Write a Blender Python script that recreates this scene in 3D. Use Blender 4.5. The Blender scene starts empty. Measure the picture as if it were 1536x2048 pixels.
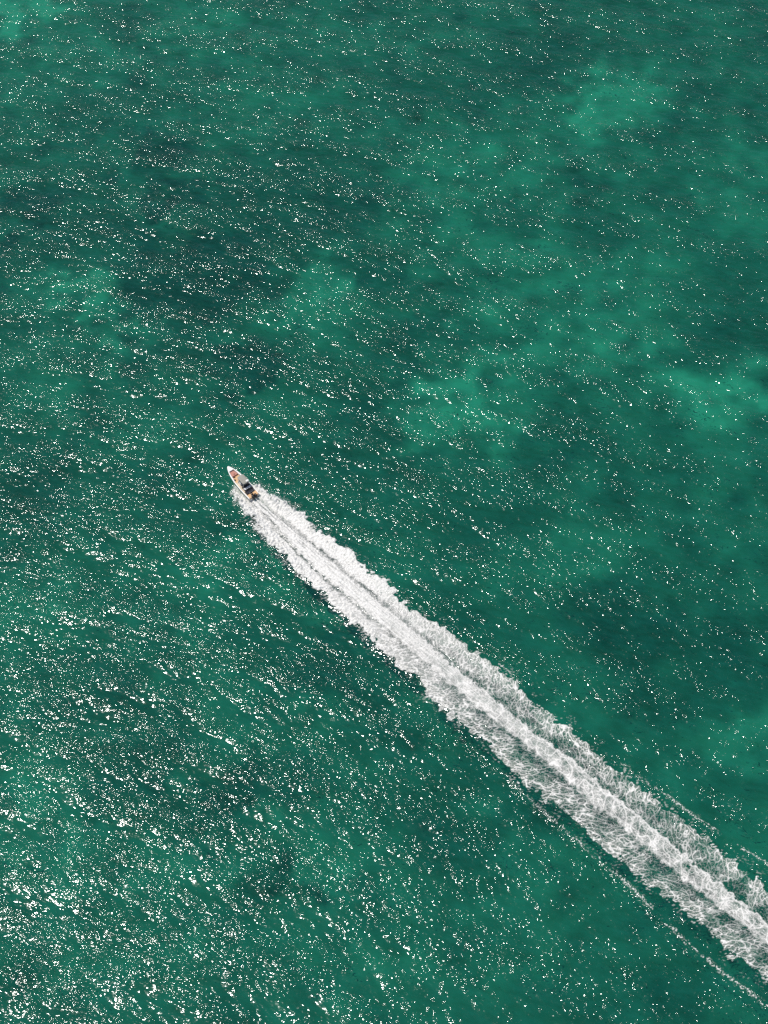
import bpy, bmesh, math
import numpy as np
from mathutils import Vector, Matrix

# ------------------------------------------------------------------ camera, sky, sun, exposure
SC = bpy.context.scene
COL = SC.collection
R = math.radians

cam_data = bpy.data.cameras.new("camera")
cam = bpy.data.objects.new("camera", cam_data)
COL.objects.link(cam)
cam.location = (0.0, 0.0, 195.0)
cam.rotation_euler = (R(35.0), 0.0, 0.0)
cam_data.sensor_fit = 'VERTICAL'
cam_data.angle = R(45.0)
cam_data.clip_start = 1.0
cam_data.clip_end = 60000.0
SC.camera = cam

SUN_ELEV = R(69.0)
SUN_AZ = R(158.0)          # counter-clockwise from +X, towards the sun
world = bpy.data.worlds.new("World")
SC.world = world
world.use_nodes = True
wn = world.node_tree
sky = wn.nodes.new("ShaderNodeTexSky")
sky.sky_type = 'NISHITA'
sky.sun_disc = False
sky.sun_elevation = SUN_ELEV
sky.sun_rotation = R(90.0) - SUN_AZ      # sky rotation runs clockwise from +Y
wn.links.new(sky.outputs[0], wn.nodes["Background"].inputs[0])
wn.nodes["Background"].inputs[1].default_value = 0.09

sun_data = bpy.data.lights.new("sun", 'SUN')
sun_data.energy = 4.4
sun_data.angle = R(0.5)
sun_data.color = (1.0, 0.96, 0.90)
sun = bpy.data.objects.new("sun", sun_data)
COL.objects.link(sun)
sdir = Vector((math.cos(SUN_ELEV) * math.cos(SUN_AZ), math.cos(SUN_ELEV) * math.sin(SUN_AZ), math.sin(SUN_ELEV)))
sun.rotation_euler = sdir.to_track_quat('Z', 'Y').to_euler()
sun.location = (0, 0, 300)

SC.view_settings.view_transform = 'Standard'
SC.view_settings.look = 'None'
SC.view_settings.exposure = 0.0
SC.view_settings.gamma = 1.0
SC.view_settings.use_curve_mapping = False
SC.render.engine = 'CYCLES'
SC.cycles.use_denoising = False
SC.cycles.max_bounces = 5
SC.cycles.transparent_max_bounces = 12
SC.cycles.caustics_reflective = False
SC.cycles.caustics_refractive = False

# ------------------------------------------------------------------ helpers
def smooth(a, b, x):
    t = np.clip((x - a) / (b - a), 0.0, 1.0)
    return t * t * (3 - 2 * t)

def band(shape, dx, lam, width, ang=0.0, stretch=1.0, seed=0):
    """Gaussian noise of unit variance around one wavelength; features stretched along the direction ang."""
    r, c = shape
    r2, c2 = r + (r % 2), c + (c % 2)
    rng = np.random.default_rng(seed)
    wnoise = rng.standard_normal((r2, c2)).astype(np.float32)
    ky = np.fft.fftfreq(r2, dx[0])[:, None]
    kx = np.fft.rfftfreq(c2, dx[1])[None, :]
    ca, sa = math.cos(ang), math.sin(ang)
    along = (kx * ca + ky * sa) * stretch
    across = -kx * sa + ky * ca
    k = np.sqrt(along ** 2 + across ** 2) * lam
    amp = np.exp(-0.5 * (np.log(np.maximum(k, 1e-6)) / width) ** 2) / np.maximum(k, 0.05)
    out = np.fft.irfft2(np.fft.rfft2(wnoise) * amp, s=(r2, c2))[:r, :c]
    return ((out - out.mean()) / out.std()).astype(np.float32)

def sea_band(n, dx, lam, width, wind, power, slope, seed):
    """Directional wave field with a given rms slope."""
    r, c = n
    r2, c2 = r + (r % 2), c + (c % 2)
    rng = np.random.default_rng(seed)
    wnoise = rng.standard_normal((r2, c2)).astype(np.float32)
    ky = np.fft.fftfreq(r2, dx)[:, None]
    kx = np.fft.rfftfreq(c2, dx)[None, :]
    k = np.hypot(kx, ky)
    th = np.arctan2(ky, kx) - wind
    amp = np.exp(-0.5 * (np.log(np.maximum(k * lam, 1e-6)) / width) ** 2) * (np.abs(np.cos(th)) ** power + 0.12)
    amp[0, 0] = 0
    F = np.fft.rfft2(wnoise) * amp
    h = np.fft.irfft2(F, s=(r2, c2))
    sx = np.fft.irfft2(F * 2j * np.pi * kx, s=(r2, c2))
    sy = np.fft.irfft2(F * 2j * np.pi * ky, s=(r2, c2))
    s = math.sqrt((sx ** 2 + sy ** 2).mean() / 2)
    return (h * slope / s)[:r, :c].astype(np.float32)

def grid_mesh(name, co, quads, attrs=None, mat=None, shade_smooth=True):
    me = bpy.data.meshes.new(name)
    nv, nf = len(co), len(quads)
    me.vertices.add(nv)
    me.vertices.foreach_set("co", np.ascontiguousarray(co, np.float32).ravel())
    me.loops.add(nf * 4)
    me.loops.foreach_set("vertex_index", np.ascontiguousarray(quads, np.int32).ravel())
    me.polygons.add(nf)
    me.polygons.foreach_set("loop_start", np.arange(0, nf * 4, 4, dtype=np.int32))
    me.update(calc_edges=True)
    me.polygons.foreach_set("use_smooth", np.full(nf, shade_smooth, dtype=bool))
    for k, v in (attrs or {}).items():
        a = me.attributes.new(k, 'FLOAT', 'POINT')
        a.data.foreach_set("value", np.ascontiguousarray(v, np.float32).ravel())
    if mat:
        me.materials.append(mat)
    o = bpy.data.objects.new(name, me)
    COL.objects.link(o)
    return o

def quads_of(r, c):
    i = np.arange(r * c, dtype=np.int32).reshape(r, c)
    return np.stack([i[:-1, :-1], i[:-1, 1:], i[1:, 1:], i[1:, :-1]], -1).reshape(-1, 4)

def new_mat(name):
    m = bpy.data.materials.new(name)
    m.use_nodes = True
    nt = m.node_tree
    nt.nodes.clear()
    out = nt.nodes.new("ShaderNodeOutputMaterial")
    return m, nt, out

def N(nt, kind, **kw):
    n = nt.nodes.new("ShaderNode" + kind)
    for k, v in kw.items():
        if k in n.inputs:
            n.inputs[k].default_value = v
        else:
            setattr(n, k, v)
    return n

# ------------------------------------------------------------------ wake geometry: u runs aft from the stern, v to starboard of the trail
W0 = np.array([-25.3, 139.7])
WANG = R(-44.4)
WD = np.array([math.cos(WANG), math.sin(WANG)])
WN = np.array([-WD[1], WD[0]])

EDGE_R = np.array([(-6.0, 0.9), (-4.1, 1.9), (-0.2, 3.0), (6.6, 3.6), (9.9, 4.4), (13.5, 3.5), (18.2, 4.3), (22.3, 4.7), (25.2, 3.7), (31.1, 4.4),
                   (34.3, 3.9), (37.8, 3.2), (41.0, 3.8), (44.7, 4.6), (52.5, 4.8), (58.1, 5.5), (61.8, 5.3), (68.1, 4.8), (75.3, 5.3), (83.9, 4.5),
                   (87.7, 5.2), (91.9, 5.1), (102.5, 5.8), (107.3, 5.3), (111.0, 5.9), (115.2, 5.7), (125, 6.2), (140, 6.3), (155, 6.8)])
EDGE_L = np.array([(-6.0, -1.0), (-5.0, -2.2), (-2.9, -3.1), (-1.3, -3.6), (3.4, -4.0), (8.7, -5.0), (12.9, -4.7), (19.0, -5.9), (25.0, -5.4), (28.1, -6.1),
                   (31.7, -6.3), (36.7, -5.6), (41.1, -6.6), (46.2, -6.4), (50.3, -6.0), (51.8, -7.0), (56.3, -7.2), (61.4, -7.0), (66.6, -6.7), (72.8, -7.6),
                   (76.0, -7.8), (84.5, -6.8), (87.0, -6.9), (91.5, -7.4), (95.5, -6.5), (99.1, -7.1), (105.1, -6.3), (109.9, -5.9), (116.2, -6.6), (121.9, -5.8), (140, -6.6), (155, -6.8)])
BAND_R = np.array([(-8, 0.6), (0, 0.75), (5, 0.45), (26, 0.35), (63, 0.5), (84, 1.1), (105, 1.2), (118, 1.5), (155, 1.7)])
BAND_L = np.array([(-8, -0.6), (0, -0.9), (6, -1.2), (10, -1.8), (22, -2.7), (40, -2.6), (66, -2.4), (90, -2.1), (120, -1.6), (155, -1.6)])

def itp(tab, u):
    return np.interp(u, tab[:, 0], tab[:, 1])

def wake_profile(u, v):
    """Smooth swell of the wake itself: trough lines beside the prop wash, raised outer rims, the two diverging bow-wave crests."""
    er, el, br, bl = itp(EDGE_R, u), itp(EDGE_L, u), itp(BAND_R, u), itp(BAND_L, u)
    on = smooth(-6, 2, u) * (1 - smooth(138, 150, u))
    dec = 0.35 + 0.65 * np.exp(-np.maximum(u, 0) / 40.0)
    g = lambda d, s: np.exp(-0.5 * (d / s) ** 2)
    h = 0.34 * g(v - er + 0.7, 0.6) + 0.34 * g(v - el - 0.7, 0.6)
    h += 0.22 * g(v - 0.5 * (br + bl), 0.9)
    h -= 0.20 * g(v - br - 0.5, 0.5) + 0.20 * g(v - bl + 0.5, 0.5)
    h = h * dec * on
    rv, lv = crest_lines(u)
    h += 0.24 * g(v - rv, 0.5) * smooth(78, 92, u) * (1 - smooth(125, 148, u))
    h += 0.28 * g(v - lv, 0.5) * smooth(58, 76, u) * (1 - smooth(135, 150, u))
    return h

def crest_lines(u):
    return (6.4 + np.maximum(u - 90, 0) * 0.11 + 0.15 * np.sin(u * 0.35),
            -9.2 + 0.30 * np.sin(u * 0.21) + 0.35 * np.sin(u * 0.09 + 1))

def calm(u, v):
    """How much the wind waves are flattened in and beside the wake."""
    er, el = itp(EDGE_R, u), itp(EDGE_L, u)
    on = smooth(2, 14, u) * (1 - smooth(140, 152, u))
    inside = smooth(el - 1.7, el - 0.5, v) * (1 - smooth(er + 0.1, er + 0.9, v))
    return 1 - 0.72 * inside * on

# ------------------------------------------------------------------ seabed (sand patches and weed beds as the bottom's own cover)
SAND = [(-103.8, 313.5, 11.2, 10.9, 1), (60.7, 271.3, 12.5, 12.0, 1), (-68.6, 201.7, 7.0, 4.0, 0.9), (-61.2, 197.5, 5.0, 4.2, 0.9), (-56.8, 191.6, 3.0, 6.0, 0.85), (-16.3, 201.7, 9.0, 9.5, 0.55), (-9.1, 213.0, 6.0, 5.5, 0.4), (16.2, 172.0, 7.5, 10.5, 0.8), (11.0, 177.6, 5.4, 4.3, 0.6), (11.7, 162.4, 6.3, 4.7, 0.6), (47.7, 187.1, 15.4, 8.3, 0.5), (71.8, 172.0, 11.8, 7.8, 0.65), (55.2, 204.9, 18.3, 14.9, 0.4), (-27.5, 130.6, 7.8, 5.3, 0.5), (65.5, 92.3, 7.0, 7.5, 0.5), (-40.6, 111.3, 11.1, 7.5, 0.35), (28.1, 233.7, 26.7, 24.5, 0.35), (12.7, 246.6, 14.9, 9.6, 0.3), (-47.5, 299.5, 16.4, 14.0, 0.35), (-68.7, 165.1, 6.3, 12.5, 0.25), (89.6, 239.2, 12.2, 17.0, 0.4), (-36.8, 262.2, 19.2, 12.3, 0.2), (7.0, 289.4, 20.1, 18.2, 0.25), (-10.7, 73.2, 10.9, 5.2, 0.35), (-65.2, 119.9, 9.5, 6.7, 0.35), (34.5, 133.6, 11.8, 10.8, 0.2), (34.9, 193.9, 17.9, 19.1, 0.3), (-43.2, 64.0, 16.4, 7.5, 0.3), (-60.0, 76.7, 8.5, 7.2, 0.35), (63.5, 144.4, 20.1, 15.3, 0.15), (17.4, 65.6, 13.1, 7.6, 0.2), (-18.4, 92.3, 12.4, 6.8, 0.15), (-2.2, 52.1, 10.3, 4.6, 0.25), (-85.2, 287.2, 20.0, 13.4, 0.3), (26.6, 166.4, 12.7, 11.2, 0.3)]
WEED = [(-57.3, 250.4, 8.5, 9.7, 0.9), (-50.1, 234.6, 9.1, 5.1, 0.9), (-85.2, 230.2, 10.8, 10.9, 0.8), (-41.0, 208.9, 18.5, 14.5, 0.95), (-50.5, 197.6, 17.0, 9.5, 0.7), (-27.4, 179.1, 7.2, 6.4, 1.4), (-20.5, 233.0, 21.0, 18.0, 0.7), (50.1, 223.2, 8.0, 8.6, 0.45), (14.8, 279.7, 19.8, 13.1, 0.45), (9.0, 186.4, 9.9, 9.1, 0.6), (-3.2, 208.9, 6.9, 8.3, 0.6), (-29.1, 82.0, 9.5, 7.4, 0.7), (-48.9, 103.1, 12.7, 8.3, 0.6), (45.3, 116.7, 10.3, 7.7, 0.7), (-17.2, 68.1, 6.6, 5.1, 0.8), (72.3, 266.2, 14.2, 12.4, 0.4), (-7.1, 105.1, 11.0, 6.2, 0.6), (-72.9, 219.8, 21.2, 10.4, 0.5), (30.3, 230.2, 7.2, 7.2, 0.5), (-71.9, 149.4, 9.1, 15.7, 0.5), (11.2, 77.6, 12.7, 8.1, 0.4), (23.3, 144.4, 12.1, 11.4, 0.4), (60.8, 107.2, 8.3, 9.5, 0.5), (-43.9, 143.2, 15.0, 8.8, 0.4), (-55.1, 61.5, 5.7, 3.3, 0.4), (41.8, 289.4, 21.5, 13.5, 0.4), (-68.7, 272.3, 20.8, 10.6, 0.3), (-0.8, 159.7, 12.5, 9.5, 0.5), (37.4, 157.1, 10.3, 9.3, 0.5), (77.3, 200.1, 13.6, 14.6, 0.3), (-19.3, 111.3, 11.1, 6.4, 0.4), (-40.5, 84.8, 7.8, 4.6, 0.4), (-19.7, 84.8, 7.8, 5.6, 0.4)]
DEPTH = -7.0

def graded(a, b, step, far):
    core = np.linspace(a, b, int(round((b - a) / step)) + 1)
    ext, d, p = [], step * 3, 0.0
    while p < far:
        p += d
        d *= 1.5
        ext.append(p)
    ext = np.array(ext)
    return np.concatenate([a - ext[::-1], core, b + ext]), len(ext), len(core)

xs, ex, nx = graded(-150, 150, 1.2, 20000)
ys, ey, ny = graded(5, 350, 1.2, 20000)
XX, YY = np.meshgrid(xs, ys)
sh = XX.shape
wx = 2.6 * band(sh, (1.2, 1.2), 16, 0.6, seed=3) + 1.3 * band(sh, (1.2, 1.2), 6, 0.5, seed=4)
wy = 2.6 * band(sh, (1.2, 1.2), 16, 0.6, seed=5) + 1.3 * band(sh, (1.2, 1.2), 6, 0.5, seed=6)
def blot(lst, pw):
    acc = np.zeros(sh, np.float32)
    for x, y, rx, ry, w in lst:
        d2 = ((XX + wx - x) / rx) ** 2 + ((YY + wy - y) / ry) ** 2
        acc = np.maximum(acc, 0.6 * w * np.exp(-0.7 * d2 ** pw)) + 0.4 * w * np.exp(-0.7 * d2 ** pw)
    return acc
sand = blot([(x, y, rx, ry, w if w > 0.6 else 0.6 * w) for x, y, rx, ry, w in SAND], 1.5)
weed = blot(WEED, 2.2)
cloud = band(sh, (1.2, 1.2), 26, 0.7, seed=8)
cloud2 = band(sh, (1.2, 1.2), 9, 0.6, seed=9)
sand = np.clip(sand * (1 + 0.25 * cloud2) + 0.06 * cloud + 0.05 * cloud2 + 0.20, 0, 1.2)
weed = np.clip(weed * (1 + 0.22 * cloud2), 0, 1.2)

seabed_mat, nt, out = new_mat("seabed_sand_and_weed")
a1 = N(nt, "Attribute", attribute_name="sand")
a2 = N(nt, "Attribute", attribute_name="weed")
geo = N(nt, "NewGeometry")
nz = N(nt, "TexNoise", Scale=0.35, Detail=5.0, Roughness=0.6)
nt.links.new(geo.outputs["Position"], nz.inputs["Vector"])
mod = N(nt, "Math", operation='MULTIPLY_ADD'); mod.inputs[1].default_value = 0.5; mod.inputs[2].default_value = 0.75
nt.links.new(nz.outputs["Fac"], mod.inputs[0])
mul = N(nt, "Math", operation='MULTIPLY')
nt.links.new(a1.outputs["Fac"], mul.inputs[0]); nt.links.new(mod.outputs[0], mul.inputs[1])
mx = N(nt, "Mix", data_type='RGBA'); mx.inputs[6].default_value = (0.07, 0.075, 0.05, 1); mx.inputs[7].default_value = (0.60, 0.56, 0.47, 1)
nt.links.new(mul.outputs[0], mx.inputs[0])
mx2 = N(nt, "Mix", data_type='RGBA'); mx2.inputs[7].default_value = (0.028, 0.040, 0.024, 1)
nt.links.new(a2.outputs["Fac"], mx2.inputs[0]); nt.links.new(mx.outputs[2], mx2.inputs[6])
df = N(nt, "BsdfDiffuse")
nt.links.new(mx2.outputs[2], df.inputs[0]); nt.links.new(df.outputs[0], out.inputs[0])

seabed = grid_mesh("seabed", np.stack([XX, YY, np.full(sh, DEPTH)], -1).reshape(-1, 3), quads_of(*sh),
                   {"sand": sand, "weed": weed}, seabed_mat)
seabed['kind'] = 'structure'
seabed['label'] = 'sand patches and dark weed beds under the green water'

# ------------------------------------------------------------------ sea surface
STEP = 0.28
gx, ex, nx = graded(-126, 126, STEP, 20000)
gy, ey, ny = graded(24, 334, STEP, 20000)
GX, GY = np.meshgrid(gx, gy)
core = (ny, nx)
WIND = R(66)
hh = sea_band(core, STEP, 17.0, 0.30, WIND + 0.3, 6, 0.020, 11)
hh += sea_band(core, STEP, 7.0, 0.35, WIND, 4, 0.050, 12)
hh += sea_band(core, STEP, 3.0, 0.35, WIND - 0.1, 3, 0.072, 13)
chop = hh / hh.std()
hh += sea_band(core, STEP, 1.5, 0.30, WIND + 0.1, 2, 0.090, 14)
cx = GX[ey:ey + ny, ex:ex + nx]
cy = GY[ey:ey + ny, ex:ex + nx]
cu = (cx - W0[0]) * WD[0] + (cy - W0[1]) * WD[1]
cv = (cx - W0[0]) * WN[0] + (cy - W0[1]) * WN[1]
rim = smooth(0, 12, np.minimum(np.minimum(cx + 126, 126 - cx), np.minimum(cy - 24, 334 - cy)))
hh = (hh * calm(cu, cv) + wake_profile(cu, cv)) * rim
HEIGHT = hh.astype(np.float32)
GZ = np.zeros(GX.shape, np.float32)
GZ[ey:ey + ny, ex:ex + nx] = HEIGHT
ripple = np.ones(GX.shape, np.float32)
# fine ripples ride on the crests of the chop
ripple[ey:ey + ny, ex:ex + nx] = (calm(cu, cv) * 0.8 + 0.2) * np.clip(0.85 + 0.31 * chop, 0.32, 1.6)

def sea_height(x, y):
    fx = np.clip((x + 126) / STEP, 0, nx - 1.001)
    fy = np.clip((y - 24) / STEP, 0, ny - 1.001)
    ix, iy = fx.astype(int), fy.astype(int)
    tx, ty = fx - ix, fy - iy
    return ((HEIGHT[iy, ix] * (1 - tx) + HEIGHT[iy, ix + 1] * tx) * (1 - ty) +
            (HEIGHT[iy + 1, ix] * (1 - tx) + HEIGHT[iy + 1, ix + 1] * tx) * ty)

water_mat, nt, out = new_mat("sea_water")
geo = N(nt, "NewGeometry")
rip = N(nt, "Attribute", attribute_name="ripple")
def ripple_noise(scale, stretch, ang, detail, rough):
    mp = N(nt, "Mapping")
    mp.vector_type = 'TEXTURE'
    mp.inputs["Rotation"].default_value = (0, 0, ang)
    mp.inputs["Scale"].default_value = (stretch, 1.0, 1.0)
    nt.links.new(geo.outputs["Position"], mp.inputs["Vector"])
    t = N(nt, "TexNoise", Scale=scale, Detail=detail, Roughness=rough)
    nt.links.new(mp.outputs[0], t.inputs["Vector"])
    return t
gust = ripple_noise(0.42, 1.9, WIND - R(88), 3.0, 0.65)
gm = N(nt, "MapRange"); gm.inputs[1].default_value = 0.35; gm.inputs[2].default_value = 0.68; gm.inputs[3].default_value = 0.30; gm.inputs[4].default_value = 1.0
nt.links.new(gust.outputs["Fac"], gm.inputs[0])
gmul = N(nt, "Math", operation='MULTIPLY')
nt.links.new(gm.outputs[0], gmul.inputs[0]); nt.links.new(rip.outputs["Fac"], gmul.inputs[1])
r1 = ripple_noise(1.9, 1.8, WIND - R(88), 1.0, 0.5)
r2 = ripple_noise(3.6, 1.5, WIND - R(75), 1.0, 0.5)
b1 = N(nt, "Bump", Distance=0.57); nt.links.new(r1.outputs["Fac"], b1.inputs["Height"]); nt.links.new(gmul.outputs[0], b1.inputs["Strength"])
b2 = N(nt, "Bump", Distance=0.105); nt.links.new(r2.outputs["Fac"], b2.inputs["Height"]); nt.links.new(gmul.outputs[0], b2.inputs["Strength"])
nt.links.new(b1.outputs[0], b2.inputs["Normal"])
gl = N(nt, "BsdfGlossy", distribution='BECKMANN', Roughness=0.094)
nt.links.new(b2.outputs[0], gl.inputs["Normal"])
gl2 = N(nt, "BsdfGlossy", distribution='BECKMANN', Roughness=0.21)   # capillary ripples too small to model
nt.links.new(b2.outputs[0], gl2.inputs["Normal"])
gmix = N(nt, "MixShader"); gmix.inputs[0].default_value = 0.20
nt.links.new(gl.outputs[0], gmix.inputs[1]); nt.links.new(gl2.outputs[0], gmix.inputs[2])
fr = N(nt, "Fresnel", IOR=1.333); nt.links.new(b2.outputs[0], fr.inputs["Normal"])
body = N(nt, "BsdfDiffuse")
wave_shade = ripple_noise(0.22, 2.6, WIND - R(78), 5.0, 0.62)      # light and shade of wave faces, painted into the body colour as streaks
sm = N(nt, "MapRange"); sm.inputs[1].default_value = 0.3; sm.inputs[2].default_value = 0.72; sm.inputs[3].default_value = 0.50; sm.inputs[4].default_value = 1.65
wave_shade2 = ripple_noise(1.0, 2.6, WIND - R(84), 3.0, 0.6)  # finer painted streaks for sky sheen on the crests
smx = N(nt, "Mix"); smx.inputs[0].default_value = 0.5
nt.links.new(wave_shade.outputs["Fac"], smx.inputs[2]); nt.links.new(wave_shade2.outputs["Fac"], smx.inputs[3])
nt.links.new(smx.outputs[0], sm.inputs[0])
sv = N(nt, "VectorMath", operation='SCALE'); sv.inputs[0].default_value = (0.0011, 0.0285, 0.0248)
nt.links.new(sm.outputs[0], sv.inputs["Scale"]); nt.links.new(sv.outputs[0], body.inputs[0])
tr = N(nt, "BsdfTransparent"); tr.inputs[0].default_value = (0.13, 0.52, 0.425, 1)
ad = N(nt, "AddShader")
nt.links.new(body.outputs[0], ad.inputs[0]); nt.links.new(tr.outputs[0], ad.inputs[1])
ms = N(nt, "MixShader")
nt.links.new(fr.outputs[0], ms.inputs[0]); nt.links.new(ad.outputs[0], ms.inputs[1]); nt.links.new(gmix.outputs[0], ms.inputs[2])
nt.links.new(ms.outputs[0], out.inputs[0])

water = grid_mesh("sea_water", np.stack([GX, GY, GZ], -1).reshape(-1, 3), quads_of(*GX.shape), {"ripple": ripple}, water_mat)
water['kind'] = 'structure'
water['label'] = 'rippled emerald green sea with sun glitter'

# ------------------------------------------------------------------ foam of the wake
FS = 0.075
fu = np.arange(-7.0, 152.0, FS)
fv = np.arange(-11.0, 13.0, FS)
U, V = np.meshgrid(fu, fv)            # rows = v, columns = u
fsh = U.shape
FX = (FS, FS)
def nb(lam, width=0.4, ang=0.0, stretch=1.0, seed=0):
    return band(fsh, FX, lam, width, ang, stretch, seed)

er, el, br, bl = itp(EDGE_R, U), itp(EDGE_L, U), itp(BAND_R, U), itp(BAND_L, U)
near = np.exp(-np.maximum(U, 0) / 26.0)
far = smooth(15, 95, U)
lump = 0.34 * nb(2.8, 0.4, seed=21) + 0.17 * nb(1.2, 0.4, seed=22) + 0.05 * nb(0.5, 0.4, seed=23)
# signed distance inside the outer edge, each side, with scalloped billows
sR = er - V + lump * 0.9
sL = V - el + lump * 0.9
soft = 0.12 + 0.9 * np.exp(-np.maximum(U + 2, 0) / 5.0)
inR = smooth(0, 1, sR / soft)
inL = smooth(0, 1, sL / soft)
side = np.where(V > 0.5 * (br + bl), 1.0, -1.0)
bw = 0.18 * nb(1.6, 0.5, seed=24) + 0.08 * nb(0.5, 0.4, seed=25)
wander = 0.14 * nb(7.0, 0.5, stretch=2.5, seed=26) * smooth(15, 60, U)
wash = smooth(-0.15, 0.20, br - V + bw + wander) * smooth(-0.25 - 0.25 * smooth(30, 90, U), 0.25, V - bl + bw - wander)

def fil(n, w):
    return np.exp(-(n / w) ** 2)
blotch = nb(3.2, 0.5, seed=40)
# lace: bright walls between round water cells
wa = nb(1.4, 0.4, seed=31)
cells = np.maximum(fil(nb(2.6, 0.3, ang=R(110), stretch=1.6, seed=32), 0.20), 0.9 * fil(nb(1.3, 0.3, ang=R(70), stretch=1.5, seed=33), 0.20))
fine = fil(nb(0.38, 0.35, seed=34), 0.38)
# combed streaks of the two side sheets
stL = np.maximum(fil(nb(1.15, 0.35, ang=R(40), stretch=2.6, seed=35), 0.27), 0.85 * fil(nb(0.7, 0.35, ang=R(50), stretch=2.2, seed=36), 0.24))
stR = np.maximum(fil(nb(1.2, 0.35, ang=R(128), stretch=2.0, seed=37), 0.27), 0.85 * fil(nb(0.75, 0.35, ang=R(112), stretch=1.8, seed=38), 0.24))
longs = nb(0.5, 0.4, ang=0.0, stretch=9.0, seed=39)
tex_side = np.where(side > 0, stR, stL)


# prop wash
w_near = 0.90 + 0.07 * longs - 0.26 * fil(nb(0.55, 0.4, stretch=14, seed=44), 0.35) * smooth(0, 8, U) - 0.14 * fil(nb(0.9, 0.4, stretch=10, seed=41), 0.25)
w_near -= 0.60 * (fil(V - bl - 0.10 + 0.5 * bw, 0.10) + fil(V - br + 0.10 + 0.5 * bw, 0.10)) * (1 - smooth(10, 16, U)) + 0.6 * fil(V + 0.05 + 0.05 * U, 0.13) * (1 - smooth(4, 10, U))
w_far = 0.30 + 0.10 * blotch + 0.60 * np.maximum(np.maximum(cells, 0.45 * fine), 0.8 * fil(nb(0.8, 0.4, stretch=5, seed=46), 0.22))
f_wash = np.clip(w_near * (1 - far) + w_far * far, 0, 1)
line = fil(V - br + 0.3 - bw - wander, 0.30 + 0.10 * far) * 0.92 + fil(V - bl - 0.25 + bw - wander, 0.30) * 0.70
line *= smooth(8, 40, U) * (0.75 + 0.25 * fine)
f_wash = np.maximum(f_wash, line)
# side sheets
across = np.where(side > 0, (V - br) / np.maximum(er - br, 0.3), (bl - V) / np.maximum(bl - el, 0.3))
across = np.clip(across, 0, 1.2)
cover = 1.02 - 0.30 * smooth(10, 120, U)
gap = smooth(0.02, 0.36, across + 0.05 * blotch)
rimd = smooth(0.5, 0.92, across)
env = cover * (0.52 + 0.48 * gap) + 0.16 * rimd + 0.07 * blotch
patchy = np.clip(1 + 0.30 * nb(5.0, 0.6, seed=43) * far, 0.35, 1.5)
env = env * patchy
base = np.clip(env * (0.95 - 0.74 * smooth(8, 75, U)), 0, 1)
f_side = base + (1.3 - base) * np.clip(env, 0, 1) * tex_side * (0.6 + 0.4 * rimd + 0.25 * (1 - far))
f_side = np.clip(f_side, 0, 1)
speck = fil(nb(0.55, 0.35, ang=R(45), stretch=1.4, seed=45), 0.30) * np.clip(0.55 + 0.5 * blotch, 0.1, 1)
f_side *= 1 - 0.60 * speck * (1 - 0.6 * far)
# dark trough slits beside the wash
slR = fil(V - br - 0.50 + 0.9 * bw + 0.15 * blotch, 0.20) * smooth(3, 12, U) * (1 - smooth(45, 80, U)) * np.clip(0.5 + 0.55 * nb(4.0, 0.5, stretch=2, seed=42), 0, 0.9)
slL = fil(V - bl + 0.35 + 0.9 * bw + 0.15 * blotch, 0.17 + 0.13 * smooth(9, 20, U)) * smooth(7, 11, U) * (1 - smooth(24, 36, U)) * np.clip(0.95 + 0.5 * blotch, 0, 1)
f_side *= 1 - 0.8 * np.maximum(slR, slL)
inside = np.where(side > 0, inR, inL)
foam = (f_wash * wash + f_side * (1 - wash)) * inside
# feathered spray beside the hull
stream = nb(0.5, 0.5, ang=R(42), stretch=5.0, seed=51)
streamR = nb(0.6, 0.5, ang=R(150), stretch=4.0, seed=52)
feather = np.where(side > 0, smooth(-1.3, 0.3, streamR + 2.4 * (sR - 0.15)), smooth(-1.3, 0.4, stream + 1.6 * (sL - 0.3)))
bowt = (1 - smooth(4, 14, U))
foam = foam * (1 - bowt) + foam * bowt * feather
foam *= smooth(-6.6, -4.0, U + 0.5 * blotch)
# loose flecks just outside the edge
out_d = np.where(side > 0, -sR, -sL)
fleck = smooth(0.9, 1.7, nb(0.5, 0.4, ang=R(45), stretch=1.8, seed=53) + 0.5 * blotch) * np.exp(-np.maximum(out_d, 0) / 0.9) * (out_d > 0) * smooth(-4, 2, U) * 0.75
foam = np.maximum(foam, fleck * smooth(-0.6, 0.6, blotch))
# broken foam strands on the two diverging bow-wave crests, painting in their sun glint
rv, lv = crest_lines(U)
crest = fil(V - rv - 0.1 + 0.5 * bw, 0.24) * smooth(82, 94, U) * (1 - smooth(122, 140, U)) + fil(V - lv + 0.1 + 0.5 * bw, 0.30) * smooth(68, 92, U) * (1 - smooth(132, 146, U))
crest *= smooth(0.0, 1.1, nb(0.7, 0.5, stretch=1.6, seed=54) + 0.9 * nb(4.5, 0.5, stretch=2, seed=55) + 0.85)
crest *= 0.15 + smooth(-0.1, 0.9, nb(0.38, 0.4, ang=R(20), seed=56))
foam = np.maximum(foam, 0.85 * np.clip(crest, 0, 1))
# the hull's own footprint stays clear
hull = (U < -0.15) & (np.abs(V + 0.09 * U) < 0.9)
foam[hull] = 0
foam *= 1 - smooth(146, 151, U)

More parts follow.
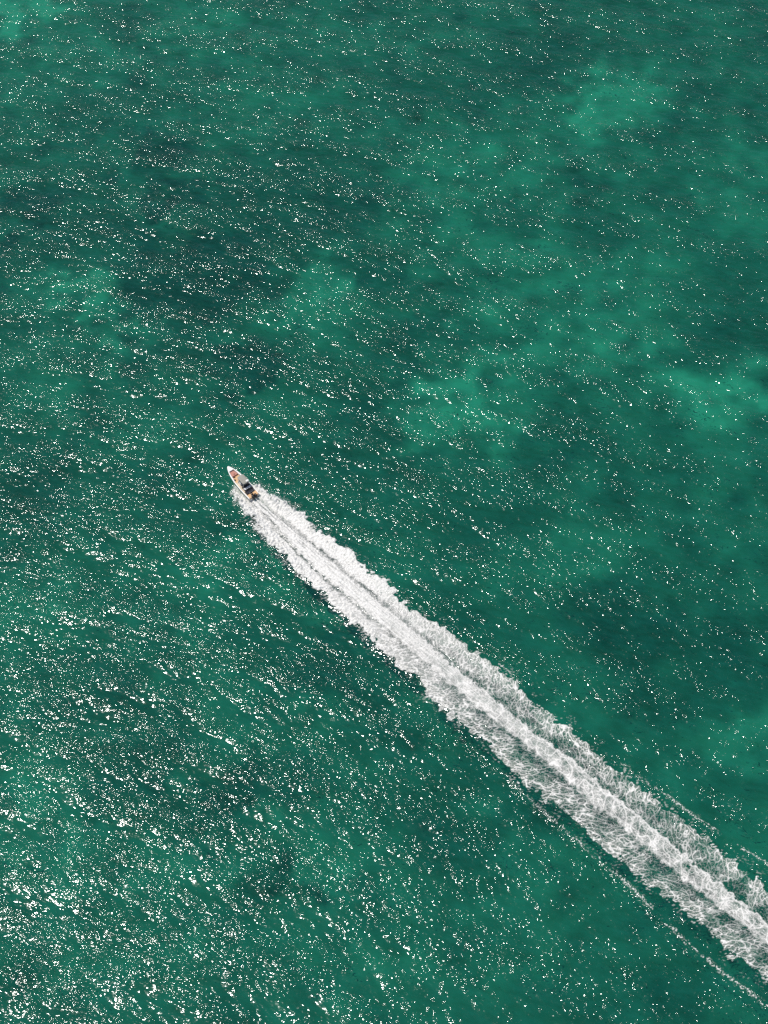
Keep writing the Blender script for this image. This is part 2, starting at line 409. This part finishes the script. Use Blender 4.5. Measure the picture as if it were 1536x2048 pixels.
PX = W0[0] + WD[0] * U + WN[0] * V
PY = W0[1] + WD[1] * U + WN[1] * V
relief = 0.030 * nb(0.7, 0.45, seed=61) + 0.008 * nb(0.3, 0.35, seed=62)
billow = np.abs(nb(1.3, 0.4, seed=63))
ridge = fil(np.where(side > 0, sR, sL) - 0.8, 0.7) * (1 - wash)
hz = 0.03 + 0.10 * foam + relief * (0.4 + foam) * (0.6 + 0.9 * near) + ridge * billow * (0.09 + 0.16 * near) * foam
spraywall = fil(np.abs(V) - 1.9 - 0.10 * np.maximum(U + 5, 0), 0.8) * smooth(-6, -2, U) * (1 - smooth(3, 14, U))
hz += spraywall * (0.32 + 0.10 * billow)
hz += wash * (0.12 * np.exp(-((U - 9) / 6.0) ** 2) + 0.02 * longs)
PZ = sea_height(PX, PY) + np.maximum(hz, 0.03)

q = quads_of(*fsh)
keep = foam.ravel()[q].max(1) > 0.05
q = q[keep]
used, inv = np.unique(q, return_inverse=True)
co = np.stack([PX, PY, PZ], -1).reshape(-1, 3)[used]

foam_mat, nt, out = new_mat("wake_foam")
at = N(nt, "Attribute", attribute_name="foam")
geo = N(nt, "NewGeometry")
n1 = N(nt, "TexNoise", Scale=4.5, Detail=3.0, Roughness=0.6)
nt.links.new(geo.outputs["Position"], n1.inputs["Vector"])
mr = N(nt, "MapRange"); mr.inputs[1].default_value = 0.3; mr.inputs[2].default_value = 0.7; mr.inputs[3].default_value = -0.16; mr.inputs[4].default_value = 0.16
nt.links.new(n1.outputs["Fac"], mr.inputs[0])
ada = N(nt, "Math", operation='ADD'); nt.links.new(at.outputs["Fac"], ada.inputs[0]); nt.links.new(mr.outputs[0], ada.inputs[1])
al = N(nt, "MapRange"); al.inputs[1].default_value = 0.06; al.inputs[2].default_value = 0.87
nt.links.new(ada.outputs[0], al.inputs[0])
bp = N(nt, "Bump", Distance=0.05, Strength=0.35); nt.links.new(n1.outputs["Fac"], bp.inputs["Height"])
fd = N(nt, "BsdfDiffuse"); fd.inputs[0].default_value = (0.665, 0.655, 0.63, 1); nt.links.new(bp.outputs[0], fd.inputs["Normal"])
ft = N(nt, "BsdfTransparent")
fm = N(nt, "MixShader")
nt.links.new(al.outputs[0], fm.inputs[0]); nt.links.new(ft.outputs[0], fm.inputs[1]); nt.links.new(fd.outputs[0], fm.inputs[2])
nt.links.new(fm.outputs[0], out.inputs[0])
wake = grid_mesh("wake_foam", co, inv.reshape(-1, 4), {"foam": foam.ravel()[used]}, foam_mat)
wake['kind'] = 'stuff'
wake['label'] = 'long white foamy wake trailing behind the speeding motorboat'

# spray droplets thrown up beside the hull and along the fresh wake
rng = np.random.default_rng(77)
prob = (foam * (spraywall * 1.0 + ridge * near * 0.9 + 0.02 * near)).ravel()
prob = prob / prob.sum()
ND = 5000
pick = rng.choice(prob.size, ND, p=prob)
rad = rng.uniform(0.012, 0.035, ND) * rng.choice([1, 1, 1, 1.6], ND)
pz = PZ.ravel()[pick] + rng.exponential(0.22, ND)
outw = side.ravel()[pick] * rng.exponential(0.35, ND)
back = rng.normal(0, 0.3, ND)
pc = np.stack([PX.ravel()[pick] + WN[0] * outw + WD[0] * back, PY.ravel()[pick] + WN[1] * outw + WD[1] * back, pz], -1)
octv = np.array([(1, 0, 0), (-1, 0, 0), (0, 1, 0), (0, -1, 0), (0, 0, 1), (0, 0, -1)], float)
octf = np.array([(0, 2, 4), (2, 1, 4), (1, 3, 4), (3, 0, 4), (2, 0, 5), (1, 2, 5), (3, 1, 5), (0, 3, 5)])
dv = (pc[:, None, :] + octv[None] * rad[:, None, None]).reshape(-1, 3)
dq = (octf[None] + (np.arange(ND) * 6)[:, None, None]).reshape(-1, 3)
me = bpy.data.meshes.new("spray")
me.vertices.add(len(dv)); me.vertices.foreach_set("co", dv.astype(np.float32).ravel())
me.loops.add(len(dq) * 3); me.loops.foreach_set("vertex_index", dq.astype(np.int32).ravel())
me.polygons.add(len(dq)); me.polygons.foreach_set("loop_start", np.arange(0, len(dq) * 3, 3, dtype=np.int32))
me.update(calc_edges=True)
drop_mat, nt, out = new_mat("spray_drops")
dd = N(nt, "BsdfDiffuse"); dd.inputs[0].default_value = (0.85, 0.87, 0.86, 1); nt.links.new(dd.outputs[0], out.inputs[0])
me.materials.append(drop_mat)
spray = bpy.data.objects.new("spray", me); COL.objects.link(spray)
spray['kind'] = 'stuff'
spray['label'] = 'fine white spray thrown up beside the motorboat hull'

# ------------------------------------------------------------------ the motorboat (x forward from the transom, y to port, z up)
def paint(name, col, rough=0.45, var=0.06, scale=6.0, metal=0.0, spec=0.4):
    m, nt, out = new_mat(name)
    tc = N(nt, "TexCoord")
    nz = N(nt, "TexNoise", Scale=scale, Detail=4.0)
    nt.links.new(tc.outputs["Object"], nz.inputs["Vector"])
    mr = N(nt, "MapRange"); mr.inputs[1].default_value = 0.3; mr.inputs[2].default_value = 0.7
    mr.inputs[3].default_value = 1 - var; mr.inputs[4].default_value = 1 + var
    nt.links.new(nz.outputs["Fac"], mr.inputs[0])
    vm = N(nt, "VectorMath", operation='SCALE'); vm.inputs[0].default_value = col[:3]
    nt.links.new(mr.outputs[0], vm.inputs["Scale"])
    p = N(nt, "BsdfPrincipled")
    nt.links.new(vm.outputs[0], p.inputs["Base Color"])
    p.inputs["Roughness"].default_value = rough
    p.inputs["Metallic"].default_value = metal
    p.inputs["Specular IOR Level"].default_value = spec
    nt.links.new(p.outputs[0], out.inputs[0])
    return m
M = dict(
    white=paint("white_gelcoat", (0.78, 0.77, 0.74), 0.3, 0.04),
    liner=paint("cream_liner", (0.55, 0.53, 0.48), 0.5, 0.08),
    stripe=paint("dark_rubbing_strake", (0.13, 0.12, 0.12), 0.6),
    teak=paint("tan_deck", (0.60, 0.38, 0.20), 0.7, 0.15, 3.0),
    sand=paint("pale_tan_deck", (0.56, 0.47, 0.36), 0.7, 0.12, 3.0),
    salmon=paint("salmon_cushion", (0.42, 0.20, 0.155), 0.8, 0.12),
    brown=paint("brown_bag", (0.12, 0.06, 0.045), 0.8, 0.2),
    canvas=paint("grey_canvas", (0.29, 0.28, 0.245), 0.85, 0.08, 2.0, spec=0.1),
    black=paint("black_vinyl", (0.025, 0.025, 0.032), 0.6, 0.1, spec=0.2),
    seat=paint("blue_grey_vinyl", (0.75, 0.74, 0.75), 0.6, 0.08, spec=0.2),
    engine=paint("black_engine_cowl", (0.012, 0.013, 0.015), 0.35, 0.1),
    grey=paint("grey_casting", (0.22, 0.22, 0.22), 0.5, 0.1),
    metal=paint("aluminium_tube", (0.55, 0.55, 0.55), 0.35, 0.05, metal=0.9),
    glass=paint("smoked_screen", (0.16, 0.17, 0.17), 0.1, 0.02, spec=0.6),
)
def mesh_obj(name, bm, mat, parent=None, smooth_=False, bevel=0.0):
    if bevel:
        bmesh.ops.bevel(bm, geom=list(bm.edges), offset=bevel, segments=2, affect='EDGES', clamp_overlap=True)
    bmesh.ops.recalc_face_normals(bm, faces=bm.faces)
    me = bpy.data.meshes.new(name)
    bm.to_mesh(me); bm.free()
    for p in me.polygons:
        p.use_smooth = smooth_
    me.materials.append(mat)
    o = bpy.data.objects.new(name, me)
    COL.objects.link(o)
    if parent:
        o.parent = parent
    return o
def box(bm, x0, x1, y0, y1, z0, z1, taper=0.0, rake=0.0):
    t = taper
    c = [(x0, y0, z0), (x1, y0, z0), (x1, y1, z0), (x0, y1, z0),
         (x0 + t + rake, y0 + t, z1), (x1 - t + rake, y0 + t, z1), (x1 - t + rake, y1 - t, z1), (x0 + t + rake, y1 - t, z1)]
    v = [bm.verts.new(p) for p in c]
    for f in ((3, 2, 1, 0), (4, 5, 6, 7), (0, 1, 5, 4), (1, 2, 6, 5), (2, 3, 7, 6), (3, 0, 4, 7)):
        bm.faces.new([v[i] for i in f])
def tube(bm, pts, r, seg=8):
    rings = []
    pts = [Vector(p) for p in pts]
    for i, p in enumerate(pts):
        d = (pts[min(i + 1, len(pts) - 1)] - pts[max(i - 1, 0)]).normalized()
        a = d.orthogonal().normalized(); b = d.cross(a)
        rings.append([bm.verts.new(p + r * (math.cos(2 * math.pi * k / seg) * a + math.sin(2 * math.pi * k / seg) * b)) for k in range(seg)])
    for i in range(len(rings) - 1):
        for k in range(seg):
            bm.faces.new((rings[i][k], rings[i][(k + 1) % seg], rings[i + 1][(k + 1) % seg], rings[i + 1][k]))
    bm.faces.new(rings[0][::-1]); bm.faces.new(rings[-1])
def loft(bm, secs, close=False, cap=False):
    rows = [[bm.verts.new(p) for p in s] for s in secs]
    for i in range(len(rows) - 1):
        n = len(rows[i])
        for k in range(n if close else n - 1):
            bm.faces.new((rows[i][k], rows[i][(k + 1) % n], rows[i + 1][(k + 1) % n], rows[i + 1][k]))
    if cap:
        bm.faces.new(rows[0][::-1]); bm.faces.new(rows[-1])

ST = np.array([  # x, gunwale half beam, gunwale z, chine half beam, chine z, keel z
    (0.0, 1.20, 0.86, 1.04, 0.12, -0.25), (1.0, 1.23, 0.87, 1.06, 0.12, -0.26), (2.0, 1.25, 0.89, 1.08, 0.14, -0.27), (3.0, 1.25, 0.91, 1.07, 0.16, -0.27),
    (4.0, 1.23, 0.95, 1.02, 0.20, -0.26), (5.0, 1.16, 1.00, 0.92, 0.27, -0.22), (5.8, 1.06, 1.05, 0.78, 0.34, -0.14), (6.6, 0.91, 1.11, 0.58, 0.44, 0.02),
    (7.3, 0.71, 1.17, 0.38, 0.56, 0.22), (7.9, 0.48, 1.22, 0.20, 0.72, 0.46), (8.3, 0.29, 1.25, 0.09, 0.86, 0.68), (8.52, 0.13, 1.27, 0.03, 0.99, 0.88), (8.6, 0.02, 1.28, 0.01, 1.10, 1.02)])
def st(x):
    return [float(np.interp(x, ST[:, 0], ST[:, i])) for i in range(1, 6)]

boat = bpy.data.objects.new("motorboat", None)
COL.objects.link(boat)
boat['label'] = 'white open motorboat with grey canopy and black outboards at the head of the wake'
boat['category'] = 'motorboat'

bm = bmesh.new()
secs = []
for s in ST:
    x, b, zg, c, zc, zk = s
    half = [(x, 0, zk), (x, c * 0.5, zk + (zc - zk) * 0.42), (x, c, zc), (x, c + 0.03, zc + 0.05), (x, c + (b - c) * 0.7, zc + (zg - zc) * 0.55), (x, b, zg)]
    secs.append([(p[0], -p[1], p[2]) for p in half[::-1]] + half[1:])
loft(bm, secs)
bm.faces.new([bm.verts[i] for i in range(0)] or [bm.verts.new(p) for p in secs[0]])
bmesh.ops.remove_doubles(bm, verts=bm.verts, dist=0.002)
mesh_obj("hull", bm, M['white'], boat, True)

bm = bmesh.new()                                   # coaming all round, rounded over
for sgn in (1, -1):
    rows = []
    for x in np.linspace(0.0, 8.45, 34):
        b, zg = st(x)[:2]
        w = 0.16 + 0.12 * max(0.0, 1 - abs(x - 5.9) / 1.7)
        iy = max(b - w, 0.01)
        rows.append([(x, sgn * (b + 0.02), zg - 0.02), (x, sgn * (b - 0.02), zg + 0.05), (x, sgn * (b - 0.07), zg + 0.065), (x, sgn * (iy + 0.03), zg + 0.055), (x, sgn * iy, zg), (x, sgn * iy, zg - 0.12)])
    loft(bm, rows)
mesh_obj("gunwale", bm, M['white'], boat, True)

for sgn in (1, -1):
    bm = bmesh.new()
    tube(bm, [(x, sgn * (st(x)[0] + 0.025 - 0.05), st(x)[1] - 0.10) for x in np.linspace(0.02, 8.5, 30)], 0.055, 6)
    mesh_obj("rubbing_strake", bm, M['stripe'], boat, True)

bm = bmesh.new()                                   # inner topsides
for sgn in (1, -1):
    rows = []
    for x in np.linspace(0.0, 7.6, 30):
        b, zg = st(x)[:2]
        iy = max(b - 0.16 - 0.12 * max(0.0, 1 - abs(x - 5.9) / 1.7), 0.05)
        rows.append([(x, sgn * iy, zg - 0.004), (x, sgn * max(iy - 0.06, 0.03), 0.42 + 0.035 * x)])
    loft(bm, rows)
mesh_obj("cockpit_liner", bm, M['liner'], boat)

def floor(name, x0, x1, mat, z=0.0, inset=0.24):
    bm = bmesh.new()
    rows = []
    for x in np.linspace(x0, x1, 12):
        b = max(st(x)[0] - inset, 0.05)
        rows.append([(x, -b, 0.43 + 0.035 * x + z), (x, b, 0.43 + 0.035 * x + z)])
    loft(bm, rows)
    return mesh_obj(name, bm, mat, boat)
floor("cockpit_sole", 0.9, 4.7, M['sand'])
floor("bow_sole", 4.7, 7.7, M['teak'])

bm = bmesh.new()                                   # foredeck
rows = []
for x in np.linspace(7.35, 8.5, 10):
    b, zg = st(x)[:2]
    b = max(b - 0.05, 0.01)
    rows.append([(x, y * b, zg + 0.075 + 0.03 * (1 - y * y)) for y in np.linspace(-1, 1, 7)])
loft(bm, rows)
loft(bm, [[(7.35, y * (st(7.35)[0] - 0.05), st(7.35)[1] + 0.075 + 0.03 * (1 - y * y)) for y in np.linspace(-1, 1, 7)], [(7.35, y * (st(7.35)[0] - 0.25), 0.7) for y in np.linspace(-1, 1, 7)]])
mesh_obj("foredeck", bm, M['white'], boat, True)

bm = bmesh.new()                                   # V-berth cushion in the bow
lo, hi = [], []
for x in np.linspace(6.15, 7.3, 8):
    b = max(st(x)[0] - 0.30, 0.1)
    lo.append([(x, -b, 0.70), (x, -b, 0.92), (x, -b + 0.06, 0.96), (x, b - 0.06, 0.96), (x, b, 0.92), (x, b, 0.70)])
loft(bm, lo, cap=True)
cush = mesh_obj("bow_cushion", bm, M['salmon'], boat)
bm = bmesh.new(); box(bm, 5.85, 6.15, 0.12, 0.52, 0.62, 0.9, 0.05)
mesh_obj("backpack", bm, M['brown'], boat, bevel=0.04)
bm = bmesh.new(); box(bm, 6.35, 6.55, -0.18, 0.12, 0.965, 1.06, 0.04)
mesh_obj("cushion_roll", bm, M['brown'], boat, bevel=0.03)
bm = bmesh.new(); box(bm, 5.15, 5.55, 0.42, 0.75, 0.62, 0.82, 0.05)
mesh_obj("storage_box", bm, M['brown'], boat, bevel=0.03)

bm = bmesh.new()                                   # console
loft(bm, [[(3.55, -.52, .55), (3.55, .52, .55), (3.62, .52, 1.30), (3.62, -.52, 1.30)],
          [(4.10, -.52, .55), (4.10, .52, .55), (4.05, .50, 1.52), (4.05, -.50, 1.52)],
          [(4.75, -.46, .58), (4.75, .46, .58), (4.50, .42, 1.38), (4.50, -.42, 1.38)]], close=True, cap=True)
con = mesh_obj("console", bm, M['white'], boat, bevel=0.03)
bm = bmesh.new(); box(bm, 3.60, 3.66, -0.40, 0.40, 1.02, 1.27)
mesh_obj("dashboard", bm, M['black'], con)
bm = bmesh.new()
for a in range(12):
    t0, t1 = 2 * math.pi * a / 12, 2 * math.pi * (a + 1) / 12
    tube(bm, [(3.48, 0.17 * math.cos(t0), 1.16 + 0.17 * math.sin(t0)), (3.48, 0.17 * math.cos(t1), 1.16 + 0.17 * math.sin(t1))], 0.02, 6)
tube(bm, [(3.46, -.16, 1.16), (3.48, .16, 1.16)], 0.018, 6); tube(bm, [(3.62, 0, 1.16), (3.46, 0, 1.16)], 0.03, 6)
mesh_obj("steering_wheel", bm, M['black'], con, True)
bm = bmesh.new()                                   # wrap-round screen
outer = [(4.05, .50), (4.38, .46), (4.62, .28), (4.68, 0), (4.62, -.28), (4.38, -.46), (4.05, -.50)]
loft(bm, [[(x, y, 1.42) for x, y in outer], [(x - .20, y * .9, 1.92) for x, y in outer]])
ws = mesh_obj("windscreen", bm, M['glass'], boat, True)
ws.modifiers.new("thickness", 'SOLIDIFY').thickness = 0.012
bm = bmesh.new(); tube(bm, [(x - .20, y * .9, 1.935) for x, y in outer], 0.05, 6)
mesh_obj("screen_frame", bm, M['white'], ws, True)

TOPZ = 2.5                                          # canopy: cambered panel with rounded corners
def rrect(x0, x1, hy, r, n=5):
    pts = []
    for cxx, cyy, a0 in ((x1 - r, hy - r, 0), (x0 + r, hy - r, 90), (x0 + r, -hy + r, 180), (x1 - r, -hy + r, 270)):
        for k in range(n + 1):
            a = R(a0 + 90 * k / n)
            pts.append((cxx + r * math.cos(a), cyy + r * math.sin(a)))
    return pts
bm = bmesh.new()
rows = []
for sc_, dz in ((0.97, -0.06), (1.0, -0.03), (1.0, 0.02), (0.93, 0.055), (0.6, 0.085), (0.25, 0.10), (0.02, 0.102)):
    rows.append([(3.35 + (x - 3.35) * sc_, y * sc_, TOPZ + dz) for x, y in rrect(2.38, 4.55, 0.74, 0.26)])
loft(bm, rows, close=True, cap=True)
can = mesh_obj("canopy", bm, M['canvas'], boat, True)
for sgn in (1, -1):
    for foot, head in (((4.45, 0.50, 0.62), (4.25, 0.60, TOPZ - 0.05)), ((2.75, 0.50, 0.53), (2.50, 0.60, TOPZ - 0.05))):
        bm = bmesh.new()
        mid = tuple((f + h) / 2 + d for f, h, d in zip(foot, head, (0.06, 0.03, 0)))
        tube(bm, [(p[0], sgn * p[1], p[2]) for p in (foot, mid, head)], 0.032)
        mesh_obj("canopy_post", bm, M['metal'], boat, True)
bm = bmesh.new()
loft(bm, [[(2.63 + (x - 2.63) * s_, -0.36 + y * s_, TOPZ + z_) for x, y in rrect(2.42, 2.84, 0.30, 0.12, 4)] for s_, z_ in ((0.95, 0.04), (1, 0.12), (1, 0.24), (0.85, 0.29), (0.02, 0.31))], close=True, cap=True)
mesh_obj("roof_box", bm, M['white'], can, True)
bm = bmesh.new(); tube(bm, [(2.35, 0.35, TOPZ + 0.05), (2.33, 0.35, TOPZ + 0.7)], 0.015, 6)
mesh_obj("antenna", bm, M['white'], can, True)

bm = bmesh.new(); box(bm, 2.55, 3.10, -0.85, 0.62, 0.52, 0.98)
bench = mesh_obj("helm_bench", bm, M['black'], boat, bevel=0.03)
for k in range(4):                                  # four scalloped seat backs side by side
    y0 = -0.88 + k * 0.40
    bm = bmesh.new()
    prof = [(0.0, 0.0), (0.39, 0.0), (0.39, 0.38), (0.34, 0.46), (0.26, 0.50), (0.13, 0.50), (0.05, 0.46), (0.0, 0.38)]
    loft(bm, [[(2.58 - 0.62 * (z / 0.5), y0 + y, 0.90 + z) for y, z in prof], [(2.46 - 0.62 * (z / 0.5), y0 + y, 0.86 + z * 0.97) for y, z in prof]], close=True, cap=True)
    mesh_obj("seat_back", bm, M['seat'], bench, bevel=0.02)
bm = bmesh.new(); box(bm, 1.05, 1.95, -0.98, 0.80, 0.46, 0.80, 0.03)
rear = mesh_obj("rear_bench", bm, M['black'], boat, bevel=0.03)
bm = bmesh.new(); tube(bm, [(1.02, -0.85, 0.84), (1.0, -0.85, 1.02), (1.0, 0.3, 1.02), (1.02, 0.3, 0.84)], 0.025, 6)
mesh_obj("bench_rail", bm, M['metal'], rear, True)

for sgn in (1, -1):                                 # tan pads on either side of the motor well
    bm = bmesh.new()
    loft(bm, [[(x, sgn * 0.26, 0.45), (x, sgn * (st(x)[0] - 0.15), 0.45), (x, sgn * (st(x)[0] - 0.15), 0.80), (x, sgn * 0.26, 0.80)] for x in (-0.02, 0.45, 0.92)], close=True, cap=True)
    mesh_obj("stern_pad", bm, M['teak'], boat, bevel=0.03)
bm = bmesh.new(); box(bm, 0.02, 0.16, -0.25, 0.25, 0.30, 0.50)
mesh_obj("transom", bm, M['white'], boat, bevel=0.02)
for yy in (-0.30, 0.30):
    bm = bmesh.new()                                # outboard: clamp bracket and leg, with a shaped cowl
    box(bm, -0.18, 0.10, yy - 0.10, yy + 0.10, 0.45, 0.80, 0.02)
    box(bm, -0.34, -0.10, yy - 0.09, yy + 0.09, -0.35, 0.55, 0.02, 0.04)
    box(bm, -0.44, -0.06, yy - 0.14, yy + 0.14, -0.20, -0.17)
    eng = mesh_obj("outboard_engine", bm, M['grey'], boat, bevel=0.015)
    bm = bmesh.new()
    rows = []
    for z, s_, sh_ in ((0.52, 0.72, 0.02), (0.66, 0.96, 0.0), (0.92, 1.0, 0.0), (1.12, 0.94, 0.02), (1.24, 0.74, 0.04), (1.28, 0.3, 0.05)):
        rows.append([(-0.10 + sh_ + x * s_, yy + y * s_, z) for x, y in rrect(-0.38, 0.34, 0.225, 0.14, 4)])
    loft(bm, rows, close=True, cap=True)
    mesh_obj("engine_cowl", bm, M['engine'], eng, True)

boat.location = (-25.20, 139.62, 0.18)
boat.rotation_euler = (Matrix.Rotation(R(130.2), 3, 'Z') @ Matrix.Rotation(R(-2.6), 3, 'Y') @ Matrix.Rotation(R(4.0), 3, 'X')).to_euler()
